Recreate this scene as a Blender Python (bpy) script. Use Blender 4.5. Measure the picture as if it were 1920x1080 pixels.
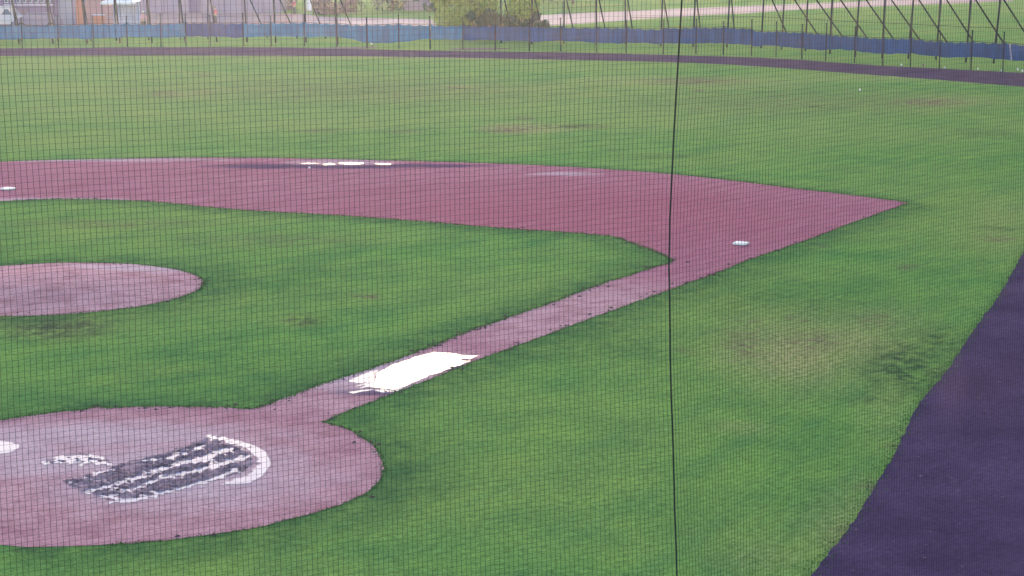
import bpy, bmesh, math, random
import numpy as np
from mathutils import Vector, Matrix, noise
from mathutils.geometry import tessellate_polygon
R = math.radians
random.seed(7); rng = np.random.default_rng(7)
for o in list(bpy.data.objects): bpy.data.objects.remove(o)
S = bpy.context.scene; COL = S.collection

# ------------------------------------------------------------------ camera
F, CX, CY, H, YAW, PIT = 3760.3, -24.717, -20.706, 8.557, 0.498, 0.175
ROLL = -0.004
cd = bpy.data.cameras.new('camera'); cam = bpy.data.objects.new('camera', cd); COL.objects.link(cam); S.camera = cam
cd.sensor_width = 36; cd.lens = F / 1920 * 36; cd.clip_start = 0.2; cd.clip_end = 4000
FW = Vector((math.cos(YAW) * math.cos(PIT), math.sin(YAW) * math.cos(PIT), -math.sin(PIT)))
R0 = Vector((math.sin(YAW), -math.cos(YAW), 0)); U0 = R0.cross(FW)
RT = math.cos(ROLL) * R0 + math.sin(ROLL) * U0; UP = -math.sin(ROLL) * R0 + math.cos(ROLL) * U0
cam.matrix_world = Matrix(((RT.x, UP.x, -FW.x, CX), (RT.y, UP.y, -FW.y, CY), (RT.z, UP.z, -FW.z, H), (0, 0, 0, 1)))
# ------------------------------------------------------------------ world, sun, exposure
SUN_EL, SUN_AZ = R(9.3), YAW + 0.16
w = bpy.data.worlds.new('World'); S.world = w; w.use_nodes = True
wn = w.node_tree; bgn = wn.nodes['Background']
sky = wn.nodes.new('ShaderNodeTexSky'); sky.sky_type = 'NISHITA'; sky.sun_disc = False
sky.sun_elevation = SUN_EL; sky.sun_rotation = math.pi / 2 - SUN_AZ
sky.air_density = 1.0; sky.dust_density = 1.0; sky.ozone_density = 1.0; sky.altitude = 100
wn.links.new(sky.outputs[0], bgn.inputs[0]); bgn.inputs[1].default_value = 0.15
sl = bpy.data.lights.new('sun', 'SUN'); sl.energy = 0.8; sl.angle = R(8); sl.color = (1, .95, .9)
so = bpy.data.objects.new('sun', sl); COL.objects.link(so)
sd = Vector((math.cos(SUN_EL) * math.cos(SUN_AZ), math.cos(SUN_EL) * math.sin(SUN_AZ), math.sin(SUN_EL)))
so.rotation_euler = sd.to_track_quat('Z', 'Y').to_euler(); so.location = (0, 0, 60)
S.view_settings.view_transform = 'Standard'; S.view_settings.look = 'None'; S.view_settings.gamma = 1
S.view_settings.exposure = 2.0
S.render.engine = 'CYCLES'; S.cycles.volume_bounces = 1

# ------------------------------------------------------------------ helpers
def G(u, v, z0=0.0):
    d = FW + (u - 960) / F * RT - (v - 540) / F * UP
    t = (H - z0) / -d.z
    return Vector((CX + t * d.x, CY + t * d.y, z0))
fw, rt, up = (np.array(a) for a in (FW, RT, UP))
def project(P):
    D = P - np.array([CX, CY, H]); z = D @ fw
    return 960 + F * (D @ rt) / z, 540 - F * (D @ up) / z
def pxm(u, v):                                   # metres per pixel across at a ground point
    return (G(u + 1, v) - G(u, v)).length
def tag(o, label=None, cat=None, group=None, kind=None):
    for k, val in (('label', label), ('category', cat), ('group', group), ('kind', kind)):
        if val: o[k] = val
    return o
def link(name, me, mat=None, parent=None):
    o = bpy.data.objects.new(name, me); COL.objects.link(o)
    if mat: me.materials.append(mat)
    if parent: o.parent = parent
    return o
def empty(name, loc, rz=0):
    o = bpy.data.objects.new(name, None); COL.objects.link(o); o.location = loc; o.rotation_euler.z = rz
    return o
def mesh(name, vs, fs):
    me = bpy.data.meshes.new(name); me.from_pydata([tuple(v) for v in vs], [], fs); me.update(); return me
class MB:
    def __init__(s): s.v = []; s.f = []
    def box(s, x0, x1, y0, y1, z0, z1):
        b = len(s.v)
        s.v += [(x, y, z) for z in (z0, z1) for x, y in ((x0, y0), (x1, y0), (x1, y1), (x0, y1))]
        s.f += [tuple(b + i for i in q) for q in ((3, 2, 1, 0), (4, 5, 6, 7), (0, 1, 5, 4), (1, 2, 6, 5), (2, 3, 7, 6), (3, 0, 4, 7))]
    def tube(s, pts, r, n=6, r2=None, caps=True):
        pts = [Vector(p) for p in pts]; b = len(s.v); m = len(pts)
        for i, p in enumerate(pts):
            t = (pts[min(i + 1, m - 1)] - pts[max(i - 1, 0)]).normalized()
            a = t.cross(Vector((0, 0, 1)) if abs(t.z) < .95 else Vector((1, 0, 0))).normalized(); c = t.cross(a)
            rr = r if r2 is None else r + (r2 - r) * i / (m - 1)
            for k in range(n):
                an = 2 * math.pi * k / n
                s.v.append(tuple(p + a * math.cos(an) * rr + c * math.sin(an) * rr))
        for i in range(m - 1):
            for k in range(n):
                k2 = (k + 1) % n
                s.f.append((b + i * n + k, b + i * n + k2, b + (i + 1) * n + k2, b + (i + 1) * n + k))
        if caps:
            s.f.append(tuple(b + k for k in range(n))[::-1]); s.f.append(tuple(b + (m - 1) * n + k for k in range(n)))
    def build(s, name, mat=None, parent=None, smooth=False, bevel=0):
        me = mesh(name, s.v, s.f)
        if bevel:
            bm = bmesh.new(); bm.from_mesh(me); bmesh.ops.bevel(bm, geom=bm.edges[:], offset=bevel, segments=2, affect='EDGES'); bm.to_mesh(me); bm.free()
        if smooth:
            for p in me.polygons: p.use_smooth = True
        return link(name, me, mat, parent)

# ------------------------------------------------------------------ materials
class N:
    def __init__(s, name):
        s.m = bpy.data.materials.new(name); s.m.use_nodes = True; s.t = s.m.node_tree; s.b = s.t.nodes['Principled BSDF']
        s.geo = s.t.nodes.new('ShaderNodeNewGeometry').outputs['Position']
    def n(s, typ, **kw):
        nd = s.t.nodes.new(typ)
        for k, v in kw.items(): setattr(nd, k, v)
        return nd
    def inp(s, sock, v):
        if isinstance(v, bpy.types.NodeSocket): s.t.links.new(v, sock)
        else: sock.default_value = v
    def noise(s, scale, detail=4, rough=.6, vec=None, stretch=None, dist=0):
        v = vec or s.geo
        if stretch:
            mp = s.n('ShaderNodeMapping'); s.inp(mp.inputs[0], v); mp.inputs['Scale'].default_value = stretch[:3]
            if len(stretch) > 3: mp.inputs['Rotation'].default_value = (0, 0, stretch[3])
            v = mp.outputs[0]
        t = s.n('ShaderNodeTexNoise'); s.inp(t.inputs['Vector'], v); t.inputs['Scale'].default_value = scale
        t.inputs['Detail'].default_value = detail; t.inputs['Roughness'].default_value = rough; t.inputs['Distortion'].default_value = dist
        return t.outputs[0]
    def ramp(s, x, stops):
        r = s.n('ShaderNodeValToRGB'); e = r.color_ramp.elements
        while len(e) < len(stops): e.new(.5)
        for i, (p, c) in enumerate(stops):
            e[i].position = p; e[i].color = (c, c, c, 1) if isinstance(c, (int, float)) else (*c, 1)
        s.inp(r.inputs[0], x); return r.outputs[0]
    def mix(s, f, a, b, mode='MIX'):
        m = s.n('ShaderNodeMix', data_type='RGBA', blend_type=mode)
        s.inp(m.inputs[0], f)
        for i, c in ((6, a), (7, b)): s.inp(m.inputs[i], (*c, 1) if isinstance(c, tuple) and len(c) == 3 else c)
        return m.outputs[2]
    def math(s, op, a, b=0.0, c=None, clamp=False):
        m = s.n('ShaderNodeMath', operation=op, use_clamp=clamp); s.inp(m.inputs[0], a); s.inp(m.inputs[1], b)
        if c is not None: s.inp(m.inputs[2], c)
        return m.outputs[0]
    def vdot(s, a, v, c):
        sub = s.n('ShaderNodeVectorMath', operation='SUBTRACT'); s.inp(sub.inputs[0], a); sub.inputs[1].default_value = c
        d = s.n('ShaderNodeVectorMath', operation='DOT_PRODUCT'); s.inp(d.inputs[0], sub.outputs[0]); d.inputs[1].default_value = v
        return d.outputs['Value']
    def blob(s, u, v, du, dv, nz=None, soft=.5, slope=0.0):
        """patch on the ground: centre and half sizes given where it lies; returns 1 inside, 0 outside"""
        c = G(u, v); a = G(u + du, v + slope * du) - c; b = G(u, v + dv) - c
        det = a.x * b.y - a.y * b.x
        s1 = s.vdot(s.geo, (b.y / det, -b.x / det, 0), c); s2 = s.vdot(s.geo, (-a.y / det, a.x / det, 0), c)
        q = s.math('ADD', s.math('MULTIPLY', s1, s1), s.math('MULTIPLY', s2, s2)); q = s.math('SQRT', q)
        if nz is not None: q = s.math('ADD', q, s.math('MULTIPLY', s.math('SUBTRACT', nz, .5), 1.6))
        return s.math('DIVIDE', s.math('SUBTRACT', 1 + soft / 2, q), soft, clamp=True)
    def attr(s, name):
        return s.n('ShaderNodeAttribute', attribute_name=name).outputs['Fac']
    def bump(s, h, strength=.5, dist=.02):
        b = s.n('ShaderNodeBump'); s.inp(b.inputs['Height'], h); b.inputs['Strength'].default_value = strength
        b.inputs['Distance'].default_value = dist; s.t.links.new(b.outputs[0], s.b.inputs['Normal'])
    def out(s, col, rough=.8, spec=.3, metal=0):
        s.inp(s.b.inputs['Base Color'], (*col, 1) if isinstance(col, tuple) else col); s.inp(s.b.inputs['Roughness'], rough)
        s.inp(s.b.inputs['Specular IOR Level'], spec); s.inp(s.b.inputs['Metallic'], metal)
        return s.m
def plain(name, col, rough=.7, var=.25, scale=3.0, spec=.3, metal=0):
    a = N(name); nz = a.noise(scale, 5)
    c = a.mix(nz, tuple(x * (1 - var) for x in col), tuple(x * (1 + var) for x in col))
    return a.out(c, rough, spec, metal)

GREEN_A, GREEN_B, GREEN_Y = (.085, .195, .062), (.148, .28, .07), (.25, .30, .09)
def grass_mat():
    a = N('turf')
    big = a.noise(.09, 4, .6); mid = a.noise(.7, 5, .65); fine = a.noise(7, 4, .7); vf = a.noise(30, 3, .7)
    mow = a.noise(1.0, 3, .6, stretch=(.12, 1.6, 1, R(-20)))
    c = a.mix(a.ramp(mid, [(.33, 0.), (.67, 1.)]), GREEN_A, GREEN_B)
    c = a.mix(a.math('MULTIPLY', a.ramp(big, [(.40, 0.), (.62, 1.)]), .38), c, GREEN_Y)
    c = a.mix(a.math('MULTIPLY', a.ramp(mow, [(.45, 0.), (.7, 1.)]), .28), c, (.06, .16, .075))
    c = a.mix(a.math('MULTIPLY', a.attr('dry_and_haze'), a.ramp(fine, [(.3, .15), (.6, 1.)])), c, (.31, .29, .13))
    c = a.mix(a.math('MULTIPLY', a.attr('bare'), a.ramp(a.noise(2.0, 9, .85), [(.46, 0.), (.52, 1.)])), c, (.17, .09, .09))
    c = a.mix(a.math('MULTIPLY', a.attr('dark'), a.ramp(a.noise(2.0, 8, .8), [(.42, 0.), (.56, 1.)])), c, (.035, .06, .04))
    c = a.mix(a.math('MULTIPLY', a.attr('edge_dark'), a.ramp(a.noise(1.6, 5, .7), [(.35, .25), (.6, 1.)])), c, (.05, .115, .05))
    k = a.ramp(fine, [(.25, .62), (.75, 1.35)]); c = a.mix(1.0, c, k, 'MULTIPLY')
    k = a.ramp(vf, [(.25, .6), (.75, 1.4)]); c = a.mix(1.0, c, k, 'MULTIPLY')
    a.bump(a.math('ADD', fine, vf), .9, .04)
    return a.out(c, 1.0, .0)
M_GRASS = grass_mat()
def far_mat():
    a = N('rough_grass'); f = a.noise(1.2, 5, .7)
    return a.out(a.mix(a.ramp(f, [(.35, 0.), (.65, 1.)]), (.06, .13, .04), (.13, .19, .06)), 1.0, .0)
def dirt_mat():
    a = N('infield_clay')
    nz = a.noise(1.4, 6, .7); big = a.noise(.22, 4, .6); fine = a.noise(12, 4, .7); vf = a.noise(45, 2, .6)
    c = a.mix(a.ramp(big, [(.35, 0.), (.65, 1.)]), (.33, .115, .165), (.38, .14, .195))
    hm_ = a.math('MAXIMUM', a.blob(200, 880, 620, 170, soft=.8), a.math('MAXIMUM', a.math('MAXIMUM', a.blob(700, 715, 330, 90, soft=.8), a.blob(1080, 590, 260, 80, soft=.8)), a.blob(100, 540, 400, 80, soft=.8)))
    c = a.mix(a.math('MULTIPLY', hm_, a.ramp(nz, [(.2, .7), (.6, 1.)])), c, (.50, .28, .31))
    c = a.mix(a.math('MULTIPLY', a.ramp(nz, [(.42, 0.), (.6, 1.)]), .6), c, (.27, .10, .13))
    rake = a.noise(1.0, 3, .7, stretch=(.25, 3.0, 1, R(45)))
    c = a.mix(a.math('MULTIPLY', a.ramp(rake, [(.45, 0.), (.7, 1.)]), .35), c, (.46, .22, .27))
    sp = a.noise(5, 3, .6)
    dark = None
    for arg in ((510, 312, 110, 4.5), (800, 311, 110, 3.5), (650, 313, 130, 3.5), (720, 736, 90, 7), (850, 690, 60, 6)):
        b = a.blob(*arg, nz=nz, soft=.8); dark = b if dark is None else a.math('MAXIMUM', dark, b)
    c = a.mix(a.math('MULTIPLY', a.blob(1080, 400, 420, 75, nz=nz, soft=1.0), .45), c, (.32, .075, .115))
    c = a.mix(a.math('MULTIPLY', dark, .8), c, (.07, .045, .10))
    wet_sheen = None
    for arg in ((170, 815, 280, 22), (90, 870, 110, 26), (330, 885, 240, 60, None, .5), (30, 840, 70, 26), (700, 700, 110, 30), (640, 304, 90, 5),
                (1060, 326, 60, 3), (80, 374, 130, 3), (250, 505, 110, 9), (140, 300, 260, 3)):
        arg = arg[:4]
        b = a.blob(*arg, nz=a.noise(1.0, 4, .6), soft=1.0); wet_sheen = b if wet_sheen is None else a.math('MAXIMUM', wet_sheen, b)
    pale = a.math('MULTIPLY', wet_sheen, .4)  # sky sheen on the wet dirt, painted as a pale colour
    c = a.mix(pale, c, (.56, .45, .50))
    k = a.ramp(fine, [(.25, .7), (.75, 1.3)]); c = a.mix(1.0, c, k, 'MULTIPLY')
    k = a.ramp(vf, [(.3, .85), (.7, 1.15)]); c = a.mix(1.0, c, k, 'MULTIPLY')
    a.bump(a.math('ADD', fine, a.math('MULTIPLY', vf, .5)), .5, .02)
    rough = a.math('SUBTRACT', .8, a.math('MULTIPLY', a.math('MAXIMUM', wet_sheen, dark), .15))
    return a.out(c, rough, 0.0)
M_DIRT = dirt_mat()
def track_mat():
    a = N('warning_track_cinder')
    nz = a.noise(.5, 6, .7); f = a.noise(9, 5, .7); g = a.noise(38, 3, .7)
    c = a.mix(a.ramp(nz, [(.35, 0.), (.65, 1.)]), (.052, .032, .074), (.088, .053, .112))
    b = a.blob(1780, 705, 28, 70, nz=nz, soft=.9); c = a.mix(a.math('MULTIPLY', b, .6), c, (.12, .07, .12))
    b = a.blob(1850, 720, 90, 70, nz=nz, soft=.9); c = a.mix(a.math('MULTIPLY', b, .35), c, (.085, .045, .085))
    k = a.ramp(f, [(.25, .7), (.75, 1.3)]); c = a.mix(1.0, c, k, 'MULTIPLY')
    s = a.ramp(a.noise(7, 3, .5), [(.69, 0.), (.73, 1.)]); c = a.mix(a.math('MULTIPLY', s, .5), c, (.22, .15, .16))
    k = a.ramp(g, [(.25, .75), (.75, 1.25)]); c = a.mix(1.0, c, k, 'MULTIPLY')
    a.bump(a.math('ADD', f, g), .6, .02)
    return a.out(c, 1.0, .0)
M_TRACK = track_mat()
def water_mat():
    a = N('puddle_water'); a.bump(a.noise(9, 3, .5), .05, .01)
    return a.out(a.mix(a.noise(3, 4), (.20, .14, .20), (.28, .20, .27)), .07, .9)
M_WATER = water_mat()
def turbid_sheen_mat():
    a = N('muddy_water_sheen'); a.bump(a.noise(9, 3, .5), .05, .01)
    return a.out(a.mix(a.noise(3, 4), (.36, .30, .42), (.47, .41, .54)), .04, .006)  # muddy water with the pale sky reflection put into its base colour
M_TURBID_SHEEN = turbid_sheen_mat()
def mud_mat():
    a = N('churned_wet_mud'); n = a.noise(14, 5, .7); lo = a.noise(2.6, 5, .75, stretch=(.6, 1.5, 1, R(-35)))
    a.bump(n, .8, .03)
    return a.out(a.mix(a.ramp(lo, [(.44, 0.), (.62, .85)]), a.mix(a.ramp(n, [(.35, 0.), (.65, 1.)]), (.08, .052, .075), (.32, .21, .25)), (.44, .28, .33)), .9, 0.0)
M_MUD = mud_mat()
M_WHITE = plain('white_rubber', (.78, .72, .76), .6, .08)
M_STEEL = plain('dark_steel', (.006, .014, .035), .9, .3, spec=0)
M_POST = plain('dark_green_post', (.008, .018, .03), .9, .3, spec=0)
M_TWINE = plain('black_twine', (.015, .018, .02), .8, .2)
M_ROAD = plain('pale_gravel', (.40, .31, .37), .9, .15, .8)
def road_mat2():
    a = N('pink_gravel_path'); n = a.noise(.6, 5, .7)
    return a.out(a.mix(n, (.22, .135, .17), (.33, .215, .25)), .9, .1)
M_PATH = road_mat2()

# ------------------------------------------------------------------ the ground
def grid_lines(lo, hi, a0, a1, step, n=14):
    core = list(np.arange(a0, a1 + .01, step))
    l = [a0 - (a0 - lo) * ((i / n) ** 3) for i in range(n, 0, -1)]; r = [a1 + (hi - a1) * ((i / n) ** 3) for i in range(1, n + 1)]
    return np.array(l + core + r)
gx = grid_lines(-900, 1800, -6, 114, .4); gy = grid_lines(-900, 1800, -16, 94, .4)
X, Y = np.meshgrid(gx, gy, indexing='ij'); nx, ny = X.shape
V = np.stack([X.ravel(), Y.ravel(), np.zeros(nx * ny)], 1)
idx = np.arange(nx * ny).reshape(nx, ny)
fs = np.stack([idx[:-1, :-1], idx[1:, :-1], idx[1:, 1:], idx[:-1, 1:]], -1).reshape(-1, 4)
me = bpy.data.meshes.new('ground'); me.from_pydata(V.tolist(), [], fs.tolist()); me.update()
pu, pv = project(V); inside = ((V - np.array([CX, CY, H])) @ fw > 5)
def paint(name, patches):
    a = np.zeros(len(V))
    for u, v, du, dv, k in patches:
        q = np.sqrt(((pu - u) / du) ** 2 + ((pv - v) / dv) ** 2); a = np.maximum(a, k * np.clip(1.25 - q, 0, 1))
    a[~inside] = 0
    at = me.attributes.new(name, 'FLOAT', 'POINT'); at.data.foreach_set('value', a.astype(np.float32))
paint('dry_and_haze', [(500, 200, 900, 85, .28), (300, 150, 600, 60, .2), (1200, 220, 900, 60, .18), (1490, 670, 120, 60, 1.0), (1600, 640, 120, 50, .7), (1500, 660, 170, 85, .6), (1640, 610, 120, 50, .4), (1380, 670, 70, 40, .5), (990, 240, 110, 14, .9), (350, 178, 90, 12, .5), (1190, 150, 130, 14, .5),  # first wide patches paint outfield haze into the grass; small ones are dry turf
              (1400, 155, 140, 16, .4), (860, 163, 60, 6, .5), (1620, 1000, 120, 100, .45), (1880, 420, 90, 60, .35), (1440, 1050, 130, 40, .3), (1390, 800, 60, 14, .5),
              (100, 610, 120, 30, .25), (690, 240, 120, 10, .3), (1770, 190, 120, 14, .4), (800, 108, 900, 5, .55), (1660, 770, 60, 70, .3), (1650, 145, 300, 10, .3)])
paint('bare', [(1640, 920, 14, 30, .9), (1690, 830, 14, 26, .8), (1590, 1000, 14, 26, .8), (1570, 1030, 12, 20, .6), (1760, 700, 12, 22, .5), (1500, 650, 150, 60, .2), (1240, 480, 20, 4, .6), (500, 450, 200, 14, .35), (200, 420, 200, 10, .4), (700, 170, 500, 30, .35), (1500, 190, 400, 30, .35), (1300, 152, 110, 9, .8), (1740, 192, 90, 9, .9), (960, 243, 55, 8, .8), (985, 222, 20, 5, .8), (1100, 237, 50, 4, .7), (310, 176, 40, 8, .7), (390, 172, 40, 8, .5),
               (860, 165, 30, 4, .8), (1390, 650, 40, 30, .6), (1520, 640, 60, 22, .6), (690, 556, 26, 6, .9), (1290, 662, 12, 6, .9), (1385, 798, 18, 6, .8), (1500, 598, 20, 6, .9),
               (1400, 602, 26, 6, .7), (600, 245, 60, 5, .5), (760, 247, 40, 5, .6), (1400, 640, 60, 30, .5), (1640, 600, 50, 20, .4), (90, 612, 120, 24, .55), (560, 600, 36, 12, .6),
               (660, 385, 40, 8, .5), (1870, 448, 40, 6, .8), (1530, 460, 16, 5, .8), (380, 140, 30, 5, .5), (1700, 500, 30, 8, .5), (1310, 170, 14, 4, .9)])
paint('dark', [(1700, 690, 90, 60, .95), (1760, 640, 60, 40, .7), (1640, 750, 90, 6, .7), (430, 632, 9, 5, 1), (580, 600, 30, 14, .8), (550, 600, 14, 6, 1), (100, 615, 130, 30, .8), (60, 1035, 60, 16, .9),
               (1850, 250, 80, 10, .4), (1240, 293, 80, 5, .6), (1540, 200, 40, 4, .6), (1870, 428, 50, 6, .6), (1420, 560, 90, 30, .4), (1060, 237, 90, 5, .6), (680, 172, 60, 4, .3),
               (450, 700, 300, 60, .22), (760, 900, 90, 60, .35), (560, 530, 160, 60, .2), (1150, 640, 200, 50, .3), (1500, 560, 250, 40, .3), (930, 75, 110, 12, .4), (1400, 83, 300, 10, .3)])  # patch at the willow: its shadow below the screen painted into the grass
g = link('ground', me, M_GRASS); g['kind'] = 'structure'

def chain(pts, step=.2, jit=.03, seed=0):
    """resample a ground outline finely and roughen it"""
    out = []
    for i in range(len(pts) - 1):
        a, b = Vector(pts[i]), Vector(pts[i + 1]); L = (b - a).length; n = max(1, int(L / step))
        for k in range(n): out.append(a + (b - a) * k / n)
    out.append(Vector(pts[-1]))
    r = []
    for i, p in enumerate(out):
        o = noise.noise_vector(Vector((p.x * 2.2, p.y * 2.2, seed))) + .7 * noise.noise_vector(Vector((p.x * 7, p.y * 7, seed + 3)))
        r.append(Vector((p.x + o.x * jit * 1.6, p.y + o.y * jit * 1.6, 0)))
    return r
def smooth(pts, it=2):
    for _ in range(it):
        q = [pts[0]]
        for i in range(len(pts) - 1):
            a, b = pts[i], pts[i + 1]; q += [a * .75 + b * .25, a * .25 + b * .75]
        q.append(pts[-1]); pts = q
    return pts
def GP(l): return [G(*p) for p in l]
def poly_faces(pts):
    return [tuple(t) for t in tessellate_polygon([[Vector((p.x, p.y, 0)) for p in pts]])]
def sheet(name, polys, z, mat, kind='structure'):
    vs, fc = [], []
    for P in polys:
        b = len(vs); vs += [(p.x, p.y, z) for p in P]; fc += [tuple(b + i for i in t) for t in poly_faces(P)]
    me = mesh(name, vs, fc); bm = bmesh.new(); bm.from_mesh(me); bmesh.ops.recalc_face_normals(bm, faces=bm.faces)
    for f in bm.faces:
        if f.normal.z < 0: f.normal_flip()
    bm.to_mesh(me); bm.free()
    o = link(name, me, mat)
    if kind: o['kind'] = kind
    return o
def mirror(P): return [Vector((p.y, p.x, 0)) for p in P]

outer = smooth(GP([(30, 302), (100, 300), (250, 297), (400, 295), (560, 297), (700, 300), (850, 304), (1000, 309), (1120, 316), (1250, 325), (1380, 339), (1500, 355), (1600, 366), (1660, 374)])) + GP([(1703, 380)])
lower = smooth(GP([(1690, 386), (1640, 403), (1600, 417), (1550, 437), (1450, 472), (1400, 488), (1340, 514), (1250, 545), (1180, 571), (1100, 600), (1000, 637), (900, 672), (850, 694), (780, 722), (700, 752), (650, 771), (615, 786)]), 1)
homec = smooth(GP([(604, 792), (625, 797), (655, 806), (690, 828), (712, 850), (721, 875), (714, 900), (690, 923), (650, 942), (590, 962), (500, 986), (400, 1003), (300, 1014), (200, 1021)]))
hometop = smooth(GP([(200, 765), (260, 763), (330, 762), (420, 764), (465, 767), (490, 764), (560, 736), (640, 708), (720, 684), (800, 654), (880, 620), (960, 594), (1040, 566), (1120, 535), (1200, 510), (1240, 497)]), 1)
inner = GP([(1264, 489)]) + smooth(GP([(1240, 476), (1200, 461), (1160, 446), (1130, 441), (1050, 435), (950, 429), (850, 420), (760, 413), (680, 407), (600, 402), (500, 397), (400, 390), (330, 382), (270, 377), (180, 374), (100, 373)]), 1)
def on_diag(P, first):                           # end a boundary on the home - second base line
    P = [p for p in P if p.x >= p.y - .02]
    e = P[0] if first else P[-1]; m = (e.x + e.y) / 2; q = Vector((m, m, 0))
    return ([q] + P) if first else (P + [q])
# bottom of the home circle carries on round behind the plate
c0 = Vector((.2, .2, 0)); last = homec[-1]; a0 = math.atan2(last.y - c0.y, last.x - c0.x); rr = (last - c0).length
aend = R(225) if a0 > 0 else R(-135)
homec += [c0 + Vector((math.cos(t), math.sin(t), 0)) * (rr + (4.36 - rr) * k / 8) for k in range(1, 9) for t in [a0 + (aend - a0) * k / 8]]
outer = on_diag(outer, True); inner = on_diag(inner, False)
hometop = [p for p in hometop]; ht0 = hometop[0]
a1 = math.atan2(ht0.y - c0.y, ht0.x - c0.x); r1 = (ht0 - c0).length
if ht0.x > ht0.y:
    hometop = [c0 + Vector((math.cos(t), math.sin(t), 0)) * (4.36 + (r1 - 4.36) * k / 6) for k in range(0, 6) for t in [R(45) + (a1 - R(45)) * k / 6]] + hometop
else: hometop = on_diag(hometop, True)
e_out, e_low, e_in = chain(outer + lower[:1], .2, .03, 1), chain(lower + homec, .12, .025, 2), chain(hometop + inner, .12, .03, 3)
def snap(P, i):
    m = (P[i].x + P[i].y) / 2; P[i] = Vector((m, m, 0))
snap(e_out, 0); snap(e_low, -1); snap(e_in, 0); snap(e_in, -1)
half = e_out[:-1] + e_low + e_in
sheet('infield_dirt', [half, mirror(half)], .004, M_DIRT)
# mound circle, a very low dome
mc = Vector((12.63, 12.63, 0)); MRAD = 3.78
rim = [mc + Vector((math.cos(t), math.sin(t), 0)) * (MRAD + .06 * noise.noise(Vector((math.cos(t) * 4, math.sin(t) * 4, 2)))) for t in np.linspace(0, 2 * math.pi, 241)[:-1]]
vs, fc = [], []
rings = 14
for k in range(rings):
    f = 1 - k / rings
    for p in rim:
        q = mc + (p - mc) * f; vs.append((q.x, q.y, .005 + .2 * min(1, max(0, (1 - f)) / .7) ** 1.3 * (1 if 1 else 0)))
n = len(rim)
for k in range(rings - 1):
    for i in range(n): fc.append((k * n + i, k * n + (i + 1) % n, (k + 1) * n + (i + 1) % n, (k + 1) * n + i))
fc.append(tuple((rings - 1) * n + i for i in range(n)))
me = mesh('pitching_mound', vs, fc)
for p in me.polygons: p.use_smooth = True
o = link('pitching_mound', me, M_DIRT); o['kind'] = 'structure'

# darker grass colour in a band beside the dirt edges
gm = g.data; edge_dark = np.zeros(len(V)); sel = (V[:, 0] > -6) & (V[:, 0] < 45) & (V[:, 1] > -8) & (V[:, 1] < 45); Q = V[sel][:, :2]
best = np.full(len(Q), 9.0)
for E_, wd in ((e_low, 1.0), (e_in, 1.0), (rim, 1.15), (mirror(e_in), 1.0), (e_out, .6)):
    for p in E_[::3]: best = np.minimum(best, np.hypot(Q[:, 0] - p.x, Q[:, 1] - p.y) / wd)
edge_dark[sel] = np.clip(1.5 - best, 0, 1) ** 1.0 * .75
at = gm.attributes.new('edge_dark', 'FLOAT', 'POINT'); at.data.foreach_set('value', edge_dark.astype(np.float32))
# crumbs of soil and clippings kicked onto the edges
rnd = random.Random(5); vs, fc = [], []
for E_, cnt, sp in ((e_in, 420, .16), (e_low, 260, .12), (rim, 160, .18)):
    for _ in range(cnt):
        p = E_[rnd.randrange(len(E_))] + Vector((rnd.gauss(0, sp), rnd.gauss(0, sp), 0))
        if noise.noise(Vector((p.x * .9, p.y * .9, 4))) < .05: continue
        b = len(vs); w_ = rnd.uniform(.02, .07); a_ = rnd.random() * 3; c_, s_ = math.cos(a_) * w_, math.sin(a_) * w_
        vs += [(p.x - c_, p.y - s_, .004), (p.x + s_ * .6, p.y - c_ * .6, .004), (p.x + c_, p.y + s_, .004), (p.x - s_ * .6, p.y + c_ * .6, .004), (p.x, p.y, .004 + w_ * .5)]
        fc += [(b, b + 1, b + 4), (b + 1, b + 2, b + 4), (b + 2, b + 3, b + 4), (b + 3, b, b + 4)]
o = link('soil_crumbs', mesh('soil_crumbs', vs, fc), plain('loose_dark_soil', (.10, .06, .07), 1, .4, 5, spec=0)); tag(o, 'loose dark soil crumbs scattered along the cut grass edges', 'soil', None, 'stuff')

# warning track: along the far fence, round the corner off the right side and back past the foul line
tin_far = smooth(GP([(-500, 108), (-200, 106), (0, 105), (300, 104), (640, 105), (900, 109), (1100, 113), (1280, 117), (1400, 123), (1500, 130), (1600, 138), (1700, 145), (1800, 153), (1920, 163)]), 1)
tout_far = smooth(GP([(-500, 94), (-200, 92), (0, 91), (300, 88), (600, 89), (700, 93), (860, 96), (960, 97), (1100, 99), (1280, 104), (1400, 107), (1500, 112), (1560, 117), (1650, 123), (1750, 128), (1850, 133), (1920, 137)]), 1)
tin_near = smooth(GP([(1940, 440), (1920, 470), (1895, 515), (1870, 560), (1835, 605), (1805, 650), (1780, 690), (1750, 725), (1722, 757), (1700, 800), (1685, 840), (1650, 895), (1625, 940), (1595, 985), (1560, 1030), (1520, 1080), (1470, 1140)]), 1)
tn = tin_near[-1]
bend = smooth([tin_far[-1], Vector((78, 2, 0)), Vector((60, -3, 0)), Vector((44, -5.2, 0)), tin_near[0]], 2)
bend_out = smooth([tin_near[0] + Vector((3, -9, 0)), Vector((48, -15, 0)), Vector((66, -12, 0)), Vector((88, -3, 0)), tout_far[-1]], 2)
e_tn = chain(bend[:-1] + tin_near, .15, .022, 5)
ring = chain(tin_far, .6, .08, 4)[:-1] + e_tn + [tn + Vector((-6, -4, 0)), tn + Vector((-4, -14, 0)), tn + Vector((16, -14, 0)), tin_near[0] + Vector((3, -9, 0))] + bend_out[1:-1] + list(reversed(chain(tout_far, .6, .08, 6)))
sheet('warning_track', [ring], .004, M_TRACK)
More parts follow.
